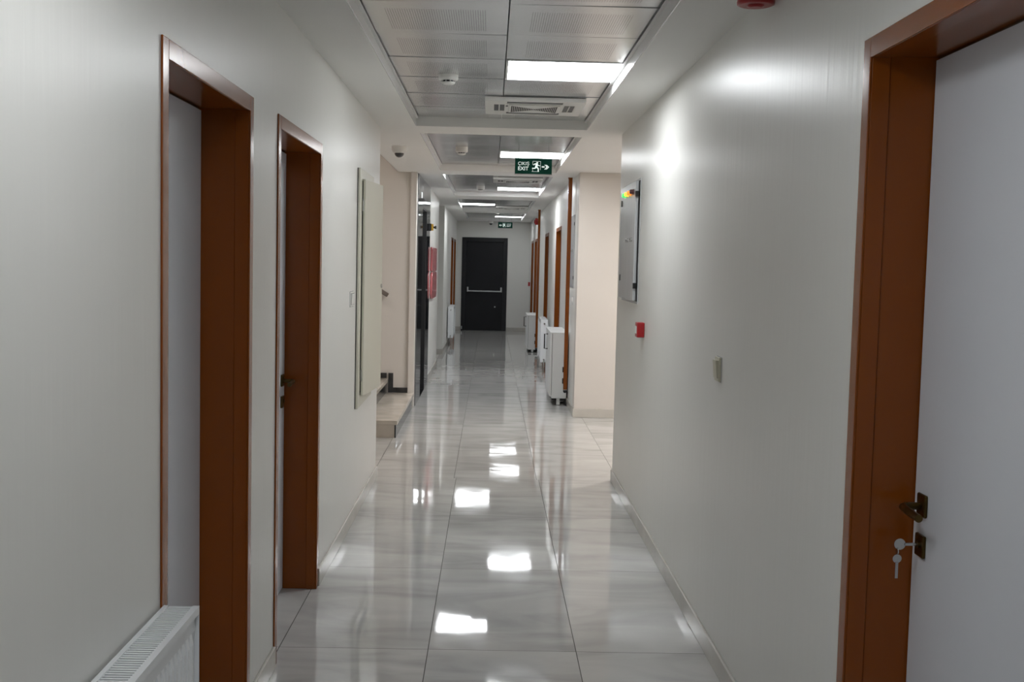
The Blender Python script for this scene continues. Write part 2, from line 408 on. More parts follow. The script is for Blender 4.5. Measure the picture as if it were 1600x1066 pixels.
# ------------------------------------------------------------------ baseboards
def baseboard(name, label, runs, m='base', h=.085, t=.012):
    mb = MB()
    for r in runs:
        if r[0] == 'x': _, x, side, y0, y1 = r; mb.box(x, x-side*t, y0, y1, 0, h)
        else: _, y, side, x0, x1 = r; mb.box(x0, x1, y, y-side*t, 0, h)
    o = struct(mb, name, m, label, 'baseboard', bevel=.003)
A = .052
baseboard('baseboard_left', 'grey marble baseboard along the near left wall', [('x', XL, -1, Y0, 2.785-A), ('x', XL, -1, 3.715+A, 4.25-A), ('x', XL, -1, 5.235+A, YA)])
baseboard('baseboard_right', 'grey marble baseboard along the near right wall', [('x', XR, 1, Y0, 1.8-A), ('x', XR, 1, 2.735+A, YB)])
runs = []; cur = 11.42
for a, b, z in R_FAR: runs.append(('x', XR2, 1, cur, a-A)); cur = b+A
baseboard('baseboard_right_far', 'marble baseboard along the far right wall', runs+[('x', XR2, 1, cur, YE)])
baseboard('baseboard_left_far', 'marble baseboard along the far left wall and side passage', [('x', XL, -1, 18.9, 22.35-A), ('y', 18.9, 1, -2.3, XL)])
baseboard('baseboard_left_middle', 'marble baseboard under the red fire hose cabinet', [('x', XL, -1, 14.35, 16.92)])
baseboard('baseboard_end', 'marble baseboard right of the black exit door', [('y', YE, 1, EX1+.005, XR2), ('y', YE, 1, XL, EX0-.005)])
baseboard('baseboard_lobby', 'beige marble baseboard of the lobby wall', [('y', 11.404, 1, XR2-.012, 4.2)], h=.09)

# ------------------------------------------------------------------ doors
def door(n, side, xw, y0, y1, zt, label, arch=.05, handle=None):
    """side -1: in the left wall, +1: in the right wall; reveals run away from the corridor"""
    t = thing('door_%d' % n, (xw, (y0+y1)/2, 0), label, 'door', None, 'structure')
    S = side; f = MB(); p = .006; xo = xw - S*p; xi = xw + S*.045; xl = xw + S*LEAF; xb = xw + S*(LEAF+.05)
    q = .004
    # architrave ring on the wall face + front part of the reveal
    for (a, b) in ((y0-arch, y0), (y1, y1+arch)): f.box(xo, xw-S*.0003, a, b, 0, zt+arch)
    f.box(xo, xw-S*.0003, y0, y1, zt, zt+arch)
    for (a, b) in ((y0-DW+.001, y0), (y1, y1+DW-.001)): f.box(xw-S*.0003, xi, a, b, 0, zt+DW-.001)
    f.box(xw-S*.0003, xi, y0, y1, zt, zt+DW-.001)
    # rear part of the reveal stands back a little, leaving a line in the jamb
    for (a, b) in ((y0-DW+.001, y0-q), (y1+q, y1+DW-.001)): f.box(xi, xb, a, b, 0, zt+DW-.001)
    f.box(xi, xb, y0-q, y1+q, zt+q, zt+DW-.001)
    f.build('door_frame', 'brown', t, bevel=.002)
    MB().box(xl+S*.0, xl+S*.042, y0+.004, y1-.002, .006, zt-.003).build('door_leaf', 'leaf', t)
    sb = MB()                                        # black strip painting the shaded gap around the leaf
    for (a, b) in ((y0-q, y0+.004), (y1-.002, y1+q)): sb.box(xl+S*.008, xl+S*.04, a, b, .006, zt)
    sb.box(xl+S*.008, xl+S*.04, y0+.004, y1-.002, zt-.003, zt+q); sb.build('seal', 'black', t)
    if handle:
        hy, d, flip = handle     # height axis at z 1.0, lever runs along d (sign in y)
        z = 1.0; hb = MB()
        hb.box(xl-.0*S, xl-S*.009, hy-.026, hy+.026, z-.026, z+.03); 
        hr = hb.build('handle_rose', 'bronze', t, bevel=.004)
        lv = MB(); lv.tube([(xl-S*.006, hy, z), (xl-S*.045, hy, z), (xl-S*.056, hy+d*.012, z), (xl-S*.058, hy+d*.05, z-.002), (xl-S*.056, hy+d*.115, z-.006)], .0095)
        lv.build('door_handle', 'bronze', t)
        kb = MB(); kb.box(xl, xl-S*.009, hy-.026, hy+.026, z-.125, z-.07); kb.cyl((xl-S*.008, hy, z-.095), (xl-S*.013, hy, z-.095), .009)
        kb.build('lock_rose', 'bronze', t, bevel=.003)
    return t
door(1, -1, XL, *L_DOORS[0], 'pale grey door deep in a brown frame, nearest on the left behind the large radiator', handle=(2.87, 1, 1))
door(2, -1, XL, *L_DOORS[1], 'pale grey door deep in a brown frame, second on the left with bronze lever handle', handle=(5.165, -1, 1))
door(3, 1, XR, *R_DOORS[0], 'pale grey door with brown frame at the right edge, key in its lock', handle=(2.675, -1, 1))
fl = ['brown door frame on the far right wall, first one beyond the near brown pole', 'brown door frame on the far right wall behind the right radiator', 'brown door frame on the far right wall just behind the far brown pole', 'last brown door frame on the far right wall beside the exit']
for i, d in enumerate(R_FAR): door(4+i, 1, XR2, *d, fl[i])
fl = ['brown door frame on the far left wall directly behind the radiator', 'last brown door frame on the far left wall next to the exit']
for i, d in enumerate(L_FAR): door(8+i, -1, XL, *d, fl[i])

# key hanging in the lock of the right door
kx, ky, kz = XR+LEAF-.013, 2.675, .905
t = tag(MB().tube([(kx+.004, ky, kz), (kx-.03, ky, kz)], .004).build('door_key', 'chrome'), 'small steel key with a second key hanging from it in the right door lock', 'key')
k = MB(); k.lathe([(.014, -.0015), (.014, .0015)], (kx-.042, ky, kz), (0, 1, 0)); k.build('key_bow', 'chrome', t)
k = MB(); k.lathe([(.006, -.001), (.0085, -.001), (.0085, .001), (.006, .001)], (kx-.047, ky, kz-.017), (1, 0, 0), 16); k.build('key_ring', 'chrome', t)
k = MB(); k.lathe([(.011, -.0012), (.011, .0012)], (kx-.047, ky, kz-.036), (0, 1, .1)); k.box(kx-.0505, kx-.0435, ky-.0012, ky+.0012, kz-.085, kz-.045); k.build('spare_key', 'chrome', t)

# black exit door
t = thing('door_10', ((EX0+EX1)/2, YE, 0), 'black steel exit door with steel push bar at the end of the corridor', 'door', None, 'structure')
f = MB(); fw = .095
f.box(EX0, EX0+fw, YE-.02, YE+.12, 0, EZ); f.box(EX1-fw, EX1, YE-.02, YE+.12, 0, EZ); f.box(EX0+fw, EX1-fw, YE-.02, YE+.12, EZ-fw, EZ)
f.build('door_frame', 'exitframe', t, bevel=.004)
MB().box(EX0+fw+.004, EX1-fw-.004, YE+.035, YE+.085, .008, EZ-fw-.004).build('door_leaf', 'exitdoor', t)
lf = YE+.035
for x in (-.53, .235): MB().box(x-.018, x+.018, lf-.05, lf, .885, 1.0).build('bar_bracket', 'panel', t, bevel=.006)
MB().tube([(-.53, lf-.06, .905), (.235, lf-.06, .905)], .016).build('push_bar', 'panel', t)
MB().cyl((.10, lf, .55), (.10, lf-.012, .55), .017).build('lock', 'panel', t)
h = MB(); h.cyl((EX0+.02, YE-.03, .03), (EX0+.02, YE-.03, .10), .012); h.build('hinge', 'panel', t)

# ------------------------------------------------------------------ radiators
def radiator(x_wall, side, y0, y1, z0, z1, d, gap, label, group, pipe_y=None, slats=True, flute=.0333):
    """side: direction from the wall into the corridor"""
    S = side; xb = x_wall + S*gap; xf = xb + S*d
    t = thing('radiator', ((xb+xf)/2, (y0+y1)/2, z0), label, 'radiator', group)
    # fluted front and back water panels
    for nm, xs, sg in (('front_panel', xf-S*.012, S), ('back_panel', xb+S*.006, -S)):
        ys = [y0+.004]; prof = []
        n = int((y1-y0-.05)/flute); m0 = (y0+y1)/2 - n*flute/2
        xin, xo_ = xs, xs + sg*.008
        line = [(xs, y0+.004), (xs, m0)]
        for i in range(n):
            a = m0+i*flute
            line += [(xin, a+.002), (xo_, a+.008), (xo_, a+.022), (xin, a+.028)]
        line += [(xs, y1-.004)]
        vs = []; fs = []
        zz = [z0+.0, z0+.035, z0+.06, z1-.085, z1-.06, z1-.016]
        for j, z in enumerate(zz):
            for (x, y) in line: vs.append((x if j in (2, 3) else xs+sg*.002, y, z))
        L_ = len(line)
        for j in range(len(zz)-1):
            for i in range(L_-1): fs.append((j*L_+i, j*L_+i+1, (j+1)*L_+i+1, (j+1)*L_+i))
        mb = MB(); mb.add(vs, fs); mb.box(xs-sg*.012, xs-sg*.004, y0+.004, y1-.004, z0, z1-.016); mb.build(nm, 'radiator', t)
    # convector fins seen through the grille
    mb = MB()
    y = y0+.02
    while y < y1-.02: mb.box(xb+S*.022, xf-S*.028, y, y+.0015, z0+.05, z1-.05); y += .04
    mb.build('convector', 'radiator', t)
    # top grille: two rails and cross slats
    mb = MB(); mb.box(xf-S*.0, xf-S*.016, y0, y1, z1-.02, z1); mb.box(xb, xb+S*.012, y0, y1, z1-.02, z1)
    y = y0+.006
    while y < y1-.008:
        mb.box(xb+S*.012, xf-S*.016, y, y+.0078, z1-.006, z1-.002); y += .0135
    mb.box(xb+S*.012, xf-S*.016, y0, y0+.006, z1-.02, z1-.002); mb.box(xb+S*.012, xf-S*.016, y1-.006, y1, z1-.02, z1-.002)
    mb.build('top_grille', 'radiator', t)
    for yy in (y0, y1):
        s_ = 1 if yy == y0 else -1
        mb = MB(); mb.box(xb, xf, yy, yy+s_*.003, z0+.004, z1-.02); o = mb.build('side_cover', 'radiator', t)
        if yy == y0:
            hb = MB(); hb.cyl(((xb+xf)/2, yy, z1-.055), ((xb+xf)/2, yy-.012, z1-.055), .012, 14); hb.build('air_valve', 'chrome', t)
            hb = MB(); hb.cyl(((xb+xf)/2, yy+.0, z0+.045), ((xb+xf)/2, yy-.03, z0+.045), .011, 14); hb.tube([((xb+xf)/2, yy-.02, z0+.045), ((xb+xf)/2, yy-.03, z0-.02), ((xb+xf)/2+S*.0, yy-.03, .002)], .008); hb.build('valve_pipe', 'chrome', t)
    for yy in (y0+.2, y1-.2): MB().box(x_wall+S*.001, xb+S*.0045, yy-.015, yy+.015, z0+.1, z1-.1).build('wall_bracket', 'radiator', t)
    return t
radiator(XL, 1, 1.45, 2.742, .12, .70, .088, .008, 'large white panel radiator with slotted top, lower left corner', 'white panel radiators')
radiator(XL, 1, 20.7, 21.9, .15, .73, .10, .022, 'white panel radiator far down on the left wall by the exit', 'white panel radiators')
radiator(XR2, -1, 16.0, 17.0, .15, .765, .10, .05, 'white panel radiator on the right between the two white floor units', 'white panel radiators')

# ------------------------------------------------------------------ left wall: electrical cabinet, switch
t = thing('wall_cabinet', (XL+.01, 7.1, .67), 'cream metal wall cabinet with door ajar near the left corner', 'cabinet')
f = MB(); y0, y1, z0, z1 = 6.69, 7.46, .67, 2.11; x0, x1 = XL+.001, XL+.018
f.box(x0, x1, y0, y0+.10, z0, z1); f.box(x0, x1, y1-.10, y1, z0, z1); f.box(x0, x1, y0+.1, y1-.1, z0, z0+.07); f.box(x0, x1, y0+.1, y1-.1, z1-.06, z1)
f.build('frame', 'cabinet', t, bevel=.004)
MB().box(x0, x0+.002, y0+.1, y1-.1, z0+.07, z1-.06).build('back_plate', 'dark', t)
g = MB().box(XL+.0003, XL+.004, y0-.006, y0+.001, z0, z1).build('shadow_strip', 'dark', t)  # dark strip draws the shadow line beside the frame
hy, hx = 6.80, XL+.021; th = math.atan2(.055, .53); L_ = .533
d = MB(); dx, dy = math.sin(th), math.cos(th); nx, ny = math.cos(th), -math.sin(th)
P = lambda s, o_: (hx+dx*s+nx*o_, hy+dy*s+ny*o_)
d.prism([P(0, 0), P(L_, 0), P(L_, .016), P(0, .016)], 2, .74, 2.05); dr = d.build('cabinet_door', 'cabinet', t, bevel=.003)
k = MB(); a = P(L_-.035, .016); b_ = P(L_-.035, .024); k.cyl((*a, 1.40), (*b_, 1.40), .013); k.build('lock', 'chrome', dr)
for z in (.83, 1.86):
    h = MB(); h.cyl((hx+.003, hy-.008, z), (hx+.003, hy-.008, z+.07), .006, 12); h.build('hinge', 'chrome', t)

def rocker_switch(name, xw, S, yc, zc, label, m, w=.08, h=.085, rockers=1, tilt=.006, depth=.012):
    t = thing(name, (xw, yc, zc-h/2), label, 'light switch')
    MB().box(xw-S*.0005, xw-S*depth*.6, yc-w/2, yc+w/2, zc-h/2, zc+h/2).build('cover_plate', m, t, bevel=.002)
    MB().box(xw-S*.0002, xw-S*.002, yc-w/2-.003, yc+w/2+.003, zc-h/2-.003, zc+h/2+.002).build('shadow_backing', 'panel', t)  # grey backing wider than the plate stands in for its shadow edge
    rw = (w-.02)/rockers
    if rockers > 1: MB().box(xw-S*.001, xw-S*(depth*.6+.001), yc-w/2+.008, yc+w/2-.008, zc-h/2+.010, zc+h/2-.010).build('rocker_recess', 'dark', t)
    for i in range(rockers):
        a = yc-w/2+.01+i*rw
        mb = MB(); xa = xw-S*depth*.6
        mb.prism([(xa+S*.002, zc-h/2+.012), (xa-S*depth*.3, zc-h/2+.012), (xa-S*(depth*.3+tilt), zc+h/2-.012), (xa+S*.002, zc+h/2-.012)], 1, a+.001, a+rw-.001)
        mb.build('rocker', m, t)
    return t
rocker_switch('light_switch', XL, -1, 6.47, 1.34, 'grey-white double light switch left of the cream wall cabinet', 'plastic', w=.16, rockers=2)
rocker_switch('light_switch', XR, 1, 4.40, 1.168, 'ivory single light switch on the right wall', 'ivory', w=.085, h=.095, depth=.018)
rocker_switch('light_switch', XR2, 1, 11.95, 1.185, 'small pale light switch on the right wall behind the near brown pole', 'plastic', w=.08)
rocker_switch('light_switch', XR2, 1, 20.35, 1.12, 'tiny pale light switch beside the far brown pole', 'plastic', w=.08)

# ------------------------------------------------------------------ right wall: control panels, alarm parts
def control_panel(xw, y0, y1, z0, z1, label, dp=.032, yl=.10, ll=1.):
    t = thing('control_panel', (xw, (y0+y1)/2, z0), label, 'control panel', 'grey wall control panels')
    MB().box(xw-.0005, xw-.006, y0-.02, y1+.02, z0-.015, z1+.015).build('flange', 'panel', t)
    MB().box(xw-.006, xw-dp*.375, y0-.004, y1+.004, z0, z1).build('door_seal', 'black', t)  # black layer paints the shaded gap between flange and door
    d = MB(); d.box(xw-dp*.375, xw-dp, y0+.012, y1-.01, z0+.004, z1-.004); dr = d.build('panel_door', 'panel', t, bevel=.004)
    for z in (z0+.08, z1-.10):
        h = MB(); h.box(xw-.006, xw-dp-.002, y0-.004, y0+.011, z, z+.035); h.build('hinge', 'black', t)
    zl = z1-.065; L4 = ['lampd', 'lampo', 'lampy', 'lampg']
    for i, m in enumerate(L4):
        y = y0+yl+i*.135
        b = MB(); b.lathe([(.017, 0), (.017, .006*ll), (.0145, .007*ll), (.0145, .022*ll), (.010, .027*ll)], (xw-dp, y, zl), (-1, 0, 0), 18)
        o = b.build('indicator_lamp', m, dr)
    for i, y in enumerate((y0+.12, y0+.33)):
        b = MB(); b.cyl((xw-dp, y, z0+.385), (xw-dp-.018, y, z0+.385), .013, 16); b.tube([(xw-dp-.014, y, z0+.385), (xw-dp-.018, y-.05, z0+.393)], .004, 8); b.build('latch_key', 'chrome', dr)
    for z in (z0+.12, z1-.13):
        b = MB(); b.box(xw-dp, xw-dp-.005, y1-.09, y1-.075, z, z+.04); b.build('latch', 'black', dr)
    return t
control_panel(XR, 6.93, 7.72, 1.347, 2.095, 'large grey control panel with coloured indicator lamps on the right wall near the lobby corner')
control_panel(XR2, 11.90, 12.95, 1.33, 2.08, 'far grey control panel with a green lamp behind the near brown pole', dp=.010, yl=.45, ll=.5)

def call_point(xw, S, yc, zc, label, w=.09, h=.088, dp=.045):
    t = thing('fire_call_point', (xw, yc, zc-h/2), label, 'fire alarm button', 'red fire alarm call points')
    MB().box(xw-S*.0005, xw-S*dp, yc-w/2, yc+w/2, zc-h/2, zc+h/2).build('housing', 'red', t, bevel=.005)
    MB().box(xw-S*(dp-.001), xw-S*(dp+.002), yc-w*.28, yc+w*.28, zc-h*.25, zc+h*.25).build('press_plate', 'white', t)
    return t
call_point(XR, 1, 6.62, 1.19, 'red fire alarm call point below the near control panel')
call_point(XR2, 1, 25.2, 1.10, 'tiny red fire alarm call point at the far end near the exit door')

def siren(c, label, r=.062, h=.065):
    t = thing('alarm_siren', (c[0], c[1], c[2]-h), label, 'siren', 'red alarm sirens')
    MB().lathe([(r*.82, 0), (r*.82, -.01), (r*.80, -.012), (r*1.0, -h+.008), (r*.98, -h), (r*.85, -h-.003)], c, (0, 0, 1), 36).build('horn', 'darkred', t)
    MB().lathe([(r*.45, -h-.002), (r*.45, -h-.006), (r*.30, -h-.010)], c, (0, 0, 1), 24).build('lens', 'darkred', t)
siren((.848, 3.72, ZS), 'dark red round siren hanging from the soffit at the top right', r=.062, h=.068)
t = thing('alarm_siren', (XR2-.04, 20.9, 2.28), 'far red square siren high on the right wall beside the far brown pole', 'siren', 'red alarm sirens')
MB().box(XR2-.0005, XR2-.085, 20.84, 20.96, 2.285, 2.405).build('housing', 'darkred', t, bevel=.01)
MB().lathe([(.04, 0), (.036, .012), (.02, .016)], (XR2-.085, 20.9, 2.345), (-1, 0, 0), 24).build('horn', 'darkred', t)

# ------------------------------------------------------------------ exit signs
def sign(cx, y, z0, w, h, label, arrow_right=True, wires=((-.13, 0), (.13, 0))):
    t = thing('exit_sign', (cx, y, z0), label, 'exit sign', 'hanging green exit signs')
    x0 = cx-w/2
    MB().box(x0, x0+w, y-.012, y+.012, z0, z0+h).build('sign_panel', 'green', t, bevel=.002)
    MB().box(x0-.003, x0+w+.003, y-.010, y+.010, z0-.006, z0).build('bottom_edge', 'panel', t)
    yf = y-.0128
    fx = (lambda u: x0+u*w) if arrow_right else (lambda u: x0+w-u*w)
    fz = lambda v: z0+h-v*h
    if arrow_right: tx0 = x0+.076*w
    else: tx0 = x0+.60*w
    text('ÇIKIŞ', tx0, fz(.445), h*.30, yf, t, 'lettering'); text('EXIT', tx0, fz(.775), h*.335, yf, t, 'lettering', bold=True)
    # running figure leaving through a doorway
    def poly(mb, pts): mb.prism([(fx(u), fz(v)) for u, v in pts], 1, yf-.0006, yf+.0008)
    def limb(mb, a, b, r1, r2):
        ax, az = a; bx, bz = b; dx_, dz_ = bx-ax, (bz-az)*h/w; l = math.hypot(dx_, dz_); px, pz = -dz_/l, dx_/l*w/h
        poly(mb, [(ax+px*r1, az+pz*r1), (bx+px*r2, bz+pz*r2), (bx-px*r2, bz-pz*r2), (ax-px*r1, az-pz*r1)])
    m_ = MB()
    poly(m_, [(.5980+.027*math.cos(a), .285+.058*math.sin(a)) for a in [i*math.pi/8 for i in range(16)]])
    limb(m_, (.590, .36), (.572, .56), .033, .024)
    limb(m_, (.598, .375), (.540, .345), .013, .012); limb(m_, (.540, .345), (.500, .43), .012, .010)
    limb(m_, (.607, .40), (.640, .455), .012, .010); limb(m_, (.640, .455), (.680, .47), .010, .009)
    limb(m_, (.585, .54), (.640, .68), .020, .016); limb(m_, (.640, .68), (.625, .80), .016, .013); limb(m_, (.618, .815), (.650, .815), .010, .009)
    limb(m_, (.568, .54), (.545, .635), .020, .016); limb(m_, (.550, .635), (.465, .635), .015, .012)
    m_.build('running_figure', 'signwhite', t)
    m_ = MB(); lw = .0035
    for a, b in (((.480, .19), (.690, .19)), ((.690, .19), (.690, .74)), ((.480, .62), (.480, .84)), ((.455, .84), (.65, .84)), ((.480, .19), (.480, .42))): limb(m_, a, b, lw, lw)
    m_.build('doorway_outline', 'signwhite', t)
    m_ = MB(); poly(m_, [(.725, .49), (.80, .49), (.80, .575), (.725, .575)])
    poly(m_, [(.79, .40), (.86, .40), (.925, .532), (.86, .69), (.79, .69), (.84, .575), (.84, .49)])
    m_.build('arrow', 'signwhite', t)
    for dx_, _ in wires: MB().cyl((cx+dx_, y, z0+h-.002), (cx+dx_, y, ZT+.002), .0016, 8).build('suspension_wire', 'black', t)
sign(.349, 9.86, 2.348, .323, .136, 'near green exit sign with running figure and right arrow hanging from the ceiling')
sign(.28, 24.1, 2.31, .31, .125, 'small far green exit sign hanging before the black exit door', False)

# ------------------------------------------------------------------ smoke detectors, cameras
def smoke(x, y, z, label, tall=.0):
    t = thing('smoke_detector', (x, y, z), label, 'smoke detector', 'white ceiling smoke detectors')
    b = MB(); b.lathe([(.053, 0), (.053, -.022-tall), (.050, -.028-tall), (.040, -.030-tall)], (x, y, z), n=36); b.build('base', 'plastic', t)
    b = MB(); b.lathe([(.034, -.029-tall), (.034, -.040-tall)], (x, y, z), n=24); b.build('vent_slot', 'black', t)
    b = MB(); b.lathe([(.036, -.039-tall), (.036, -.043-tall), (.028, -.050-tall), (.015, -.052-tall)], (x, y, z), n=32)
    for i in range(10):
        a = i*math.pi/5; b.box(x+.036*math.cos(a)-.002, x+.036*math.cos(a)+.002, y+.036*math.sin(a)-.002, y+.036*math.sin(a)+.002, z-.04-tall, z-.029-tall)
    b.build('sensor_head', 'plastic', t)
smoke(-.252, 6.08, ZT, 'nearest white smoke detector, left of the brightest ceiling panel')
smoke(-.28, 9.83, ZT, 'white smoke detector on a deep base above left of the near exit sign', .018)
smoke(-.163, 14.8, ZT, 'white smoke detector in the third ceiling field', .015)
smoke(.10, 22.0, ZT, 'farthest white smoke detector near the end of the corridor', .0)

def dome(x, y, z, r, label):
    t = thing('security_camera', (x, y, z), label, 'security camera', 'dome cameras')
    MB().lathe([(r, 0), (r, -.028), (r*.93, -.042), (r*.72, -.055)], (x, y, z), n=36).build('housing', 'plastic', t)
    MB().lathe([(r*.68, -.05)] + [(r*.66*math.cos(a), -.052-r*.62*math.sin(a)) for a in (0, .3, .6, .9, 1.2, 1.45)], (x, y, z), n=32).build('dome', 'glass', t)
dome(-.775, 9.28, ZS, .062, 'white dome camera under the soffit before the stairs')
dome(-.03, 25.35, ZS, .06, 'dark dome camera at the far end above the exit door')

# ------------------------------------------------------------------ ceiling air conditioners
def cassette(x0, x1, y0, y1, label):
    z = ZT-.006
    t = thing('air_conditioner', ((x0+x1)/2, (y0+y1)/2, z), label, 'air conditioner', 'ceiling cassette air conditioners')
    w, d = x1-x0, y1-y0; ix0, ix1, iy0, iy1 = x0+.24*w, x1-.24*w, y0+.19*d, y1-.19*d
    f = MB(); ft = .024
    # fascia with four air outlets: frame + bars
    xs = [x0, x0+.055, x0+.12, ix0, ix1, x1-.12, x1-.055, x1]; 
    ys = [y0, y0+.035, y0+.125, iy0+.02, iy1-.02, y1-.125, y1-.035, y1]
    def hole(cx, cy):
        lx, ly = (x0+x1)/2, (y0+y1)/2
        return (abs(cy-ly) < d*.24 and (x0+.055 < cx < x0+.12 or x1-.12 < cx < x1-.055)) or (abs(cx-lx) < w*.285 and (y0+.035 < cy < y0+.125 or y1-.125 < cy < y1-.035))
    gx = sorted(set(xs+[(x0+x1)/2-w*.28, (x0+x1)/2+w*.28])); gy = sorted(set(ys+[(y0+y1)/2-d*.235, (y0+y1)/2+d*.235]))
    for i in range(len(gx)-1):
        for j in range(len(gy)-1):
            if not hole((gx[i]+gx[i+1])/2, (gy[j]+gy[j+1])/2): f.box(gx[i], gx[i+1], gy[j], gy[j+1], z-ft, z)
    f.build('fascia', 'plastic', t)
    MB().box(x0+.03, x1-.03, y0+.03, y1-.03, z-ft+.004, z-ft+.006).build('outlet_shade_sheet', 'black', t)  # black sheet just inside the fascia paints the outlets' shade
    for (a, b, c, e) in ((x0+.084, x0+.091, (y0+y1)/2-d*.23, (y0+y1)/2+d*.23), (x1-.091, x1-.084, (y0+y1)/2-d*.23, (y0+y1)/2+d*.23)):
        MB().box(a, b, c, e, z-ft-.002, z-ft+.0035).build('louvre', 'plastic', t)
    gz = z-ft; g = MB(); g.box(ix0, ix1, iy0+.03, iy1-.03, gz-.006, gz)
    gr_ = g.build('intake_panel', 'plastic', t, bevel=.003)
    s = MB(); n = 26
    for i in range(n):
        x = ix0+.02+(ix1-ix0-.04)*i/(n-1); e = abs(i-(n-1)/2)/((n-1)/2)
        hl = (iy1-iy0-.1)*.5*(.12+.85*e)
        s.box(x-.0035, x+.0035, (iy0+iy1)/2-hl, (iy0+iy1)/2+hl, gz-.0068, gz-.0058)
    s.build('intake_slot', 'dark', gr_)
    MB().cyl((x0+.134, (y0+y1)/2-.1, gz), (x0+.134, (y0+y1)/2-.1, gz-.004), .007, 12).build('receiver_eye', 'dark', t)
cassette(-.06, .547, 6.77, 7.39, 'nearest white ceiling cassette air conditioner beside the brightest panel')
cassette(0, .585, 13.10, 13.70, 'white ceiling cassette air conditioner just beyond the first exit sign')
cassette(.06, .625, 19.75, 20.34, 'farthest white ceiling cassette air conditioner, right of the left-hand lamp')

# ------------------------------------------------------------------ stairs
t = thing('staircase', (-1.3, 10.86, 0), 'beige marble stairs with black risers climbing left out of the corridor', 'stairs')
sy0, sy1 = 9.82, 11.925; rise = .155; run_ = .28; sx = -.812
for i in range(6):
    xf = sx-i*run_; zt_ = rise*(i+1)
    tr = MB(); tr.box(xf-run_-.03 if i < 5 else -2.79, xf+.018 if i else xf+.012, sy0, sy1, zt_-.04, zt_); tr.build('tread', 'marble', t, bevel=.004)
    r = MB(); r.box(xf-.012, xf, sy0+.005, sy1, zt_-rise+(0 if i == 0 else .0005), zt_-.041); r.build('riser', 'blackmarble', t)
    c = MB(); c.box(xf-run_ if i < 5 else -2.79, xf-.0125, sy0+.008, sy1, zt_-rise+(0.0 if i == 0 else .0), zt_-.0405); c.build('side_plinth', 'marble', t)
sk = MB(); th_ = .012; hh = .055
for i in range(6):
    xf = sx-i*run_; zt_ = rise*(i+1)
    sk.box(xf-run_+.055 if i < 5 else -2.79, xf if i else -.866, sy1-th_, sy1+.004, zt_+.0005, zt_+hh)
    if i < 5: sk.box(xf-run_+.0185, xf-run_+.07, sy1-th_-.0005, sy1+.004, zt_+.0005, zt_+rise+hh)
sk.build('skirting', 'blackmarble', t)
t = thing('handrail', (-1.1, 11.87, 1.17), 'grey-brown handrail on the stairwell wall behind the cream cabinet', 'handrail')
p0 = Vector((-1.085, 11.86, 1.195)); dirv = Vector((-1, 0, .60)).normalized(); up = Vector((.60, 0, 1)).normalized()
rl = MB(); e = p0+dirv*1.7
pts = [p0-up*.022, p0+up*.022, e+up*.022, e-up*.022]
rl.prism([(p.x, p.z) for p in pts], 1, 11.835, 11.885); rl.build('rail', 'rail', t, bevel=.008)
for s in (.22, 1.2):
    q = p0+dirv*s-up*.02; MB().tube([(q.x, 11.86, q.z), (q.x, 11.865, q.z-.05), (q.x, 11.931, q.z-.06)], .008).build('bracket', 'chrome', t)

# ------------------------------------------------------------------ elevator
t = thing('elevator', (XL, 13.2, 0), 'mirror-polished steel elevator surround with dark doorway on the left', 'elevator')
f = MB(); ya, yb, oa, ob, oz = 12.045, 14.348, 12.80, 13.62, 2.17
xo, xi = XL+.012, XL-.09
f.box(xi, xo, ya, oa, 0, ZS-.002); f.box(xi, xo, ob, yb, 0, ZS-.002); f.box(xi, xo, oa, ob, oz, ZS-.002)
f.build('surround', 'steel', t, bevel=.003)
j = MB(); j.box(xi, XL+.011, oa, oa+.012, .007, oz-.012); j.box(xi, XL+.011, ob-.012, ob, .007, oz-.012); j.box(xi, XL+.011, oa, ob, oz-.012, oz); j.build('door_jamb', 'black', t)
MB().box(XL-.15, XL-.065, oa-.02, (oa+ob)/2-.002, .004, oz+.02).build('door_panel', 'exitdoor', t); MB().box(XL-.15, XL-.065, (oa+ob)/2+.002, ob+.02, .004, oz+.02).build('door_panel', 'exitdoor', t)
MB().box(XL-.25, XL-.151, ya, yb, 0, ZS-.002).build('shaft_wall', 'dark', t)
MB().box(XL-.064, XL+.012, oa, ob, .0005, .006).build('sill', 'steel', t)
MB().box(xo, xo+.004, 12.55, 12.62, 2.27, 2.33).build('floor_indicator', 'white', t)
t = thing('emergency_stop_box', (XL+.045, 13.95, 1.94), 'small yellow and black switch box with a black knob on the elevator surround', 'switch box')
MB().box(XL+.0125, XL+.05, 13.91, 13.99, 1.94, 2.03).build('back_box', 'black', t, bevel=.004)
MB().box(XL+.05, XL+.075, 13.912, 13.988, 1.945, 2.025).build('cover', 'yellow', t, bevel=.004)
MB().lathe([(.012, 0), (.012, .018), (.021, .02), (.021, .03), (.015, .036)], (XL+.075, 13.95, 1.985), (1, 0, 0), 20).build('knob', 'black', t)

# ------------------------------------------------------------------ fire hose cabinet
t = thing('fire_hose_cabinet', (XL+.02, 15.1, 1.06), 'pinkish red rounded fire hose cabinet on the left wall past the elevator', 'fire hose cabinet')
def rr(y0, y1, z0, z1, r, n=6):
    out = []
    for cx, cz, a0 in ((y1-r, z1-r, 0), (y0+r, z1-r, 90), (y0+r, z0+r, 180), (y1-r, z0+r, 270)):
        for i in range(n+1):
            a = math.radians(a0+90*i/n); out.append((cx+r*math.cos(a), cz+r*math.sin(a)))
    return out
MB().prism(rr(14.45, 15.75, 1.09, 1.77, .05), 0, XL+.0005, XL+.008).build('back_plate', 'plastic', t)
MB().prism(rr(14.55, 15.70, 1.43, 1.75, .04), 0, XL+.008, XL+.04).build('upper_panel', 'film', t, bevel=.012)
MB().prism(rr(14.55, 15.70, 1.07, 1.425, .13), 0, XL+.008, XL+.042).build('lower_panel', 'film', t, bevel=.012)
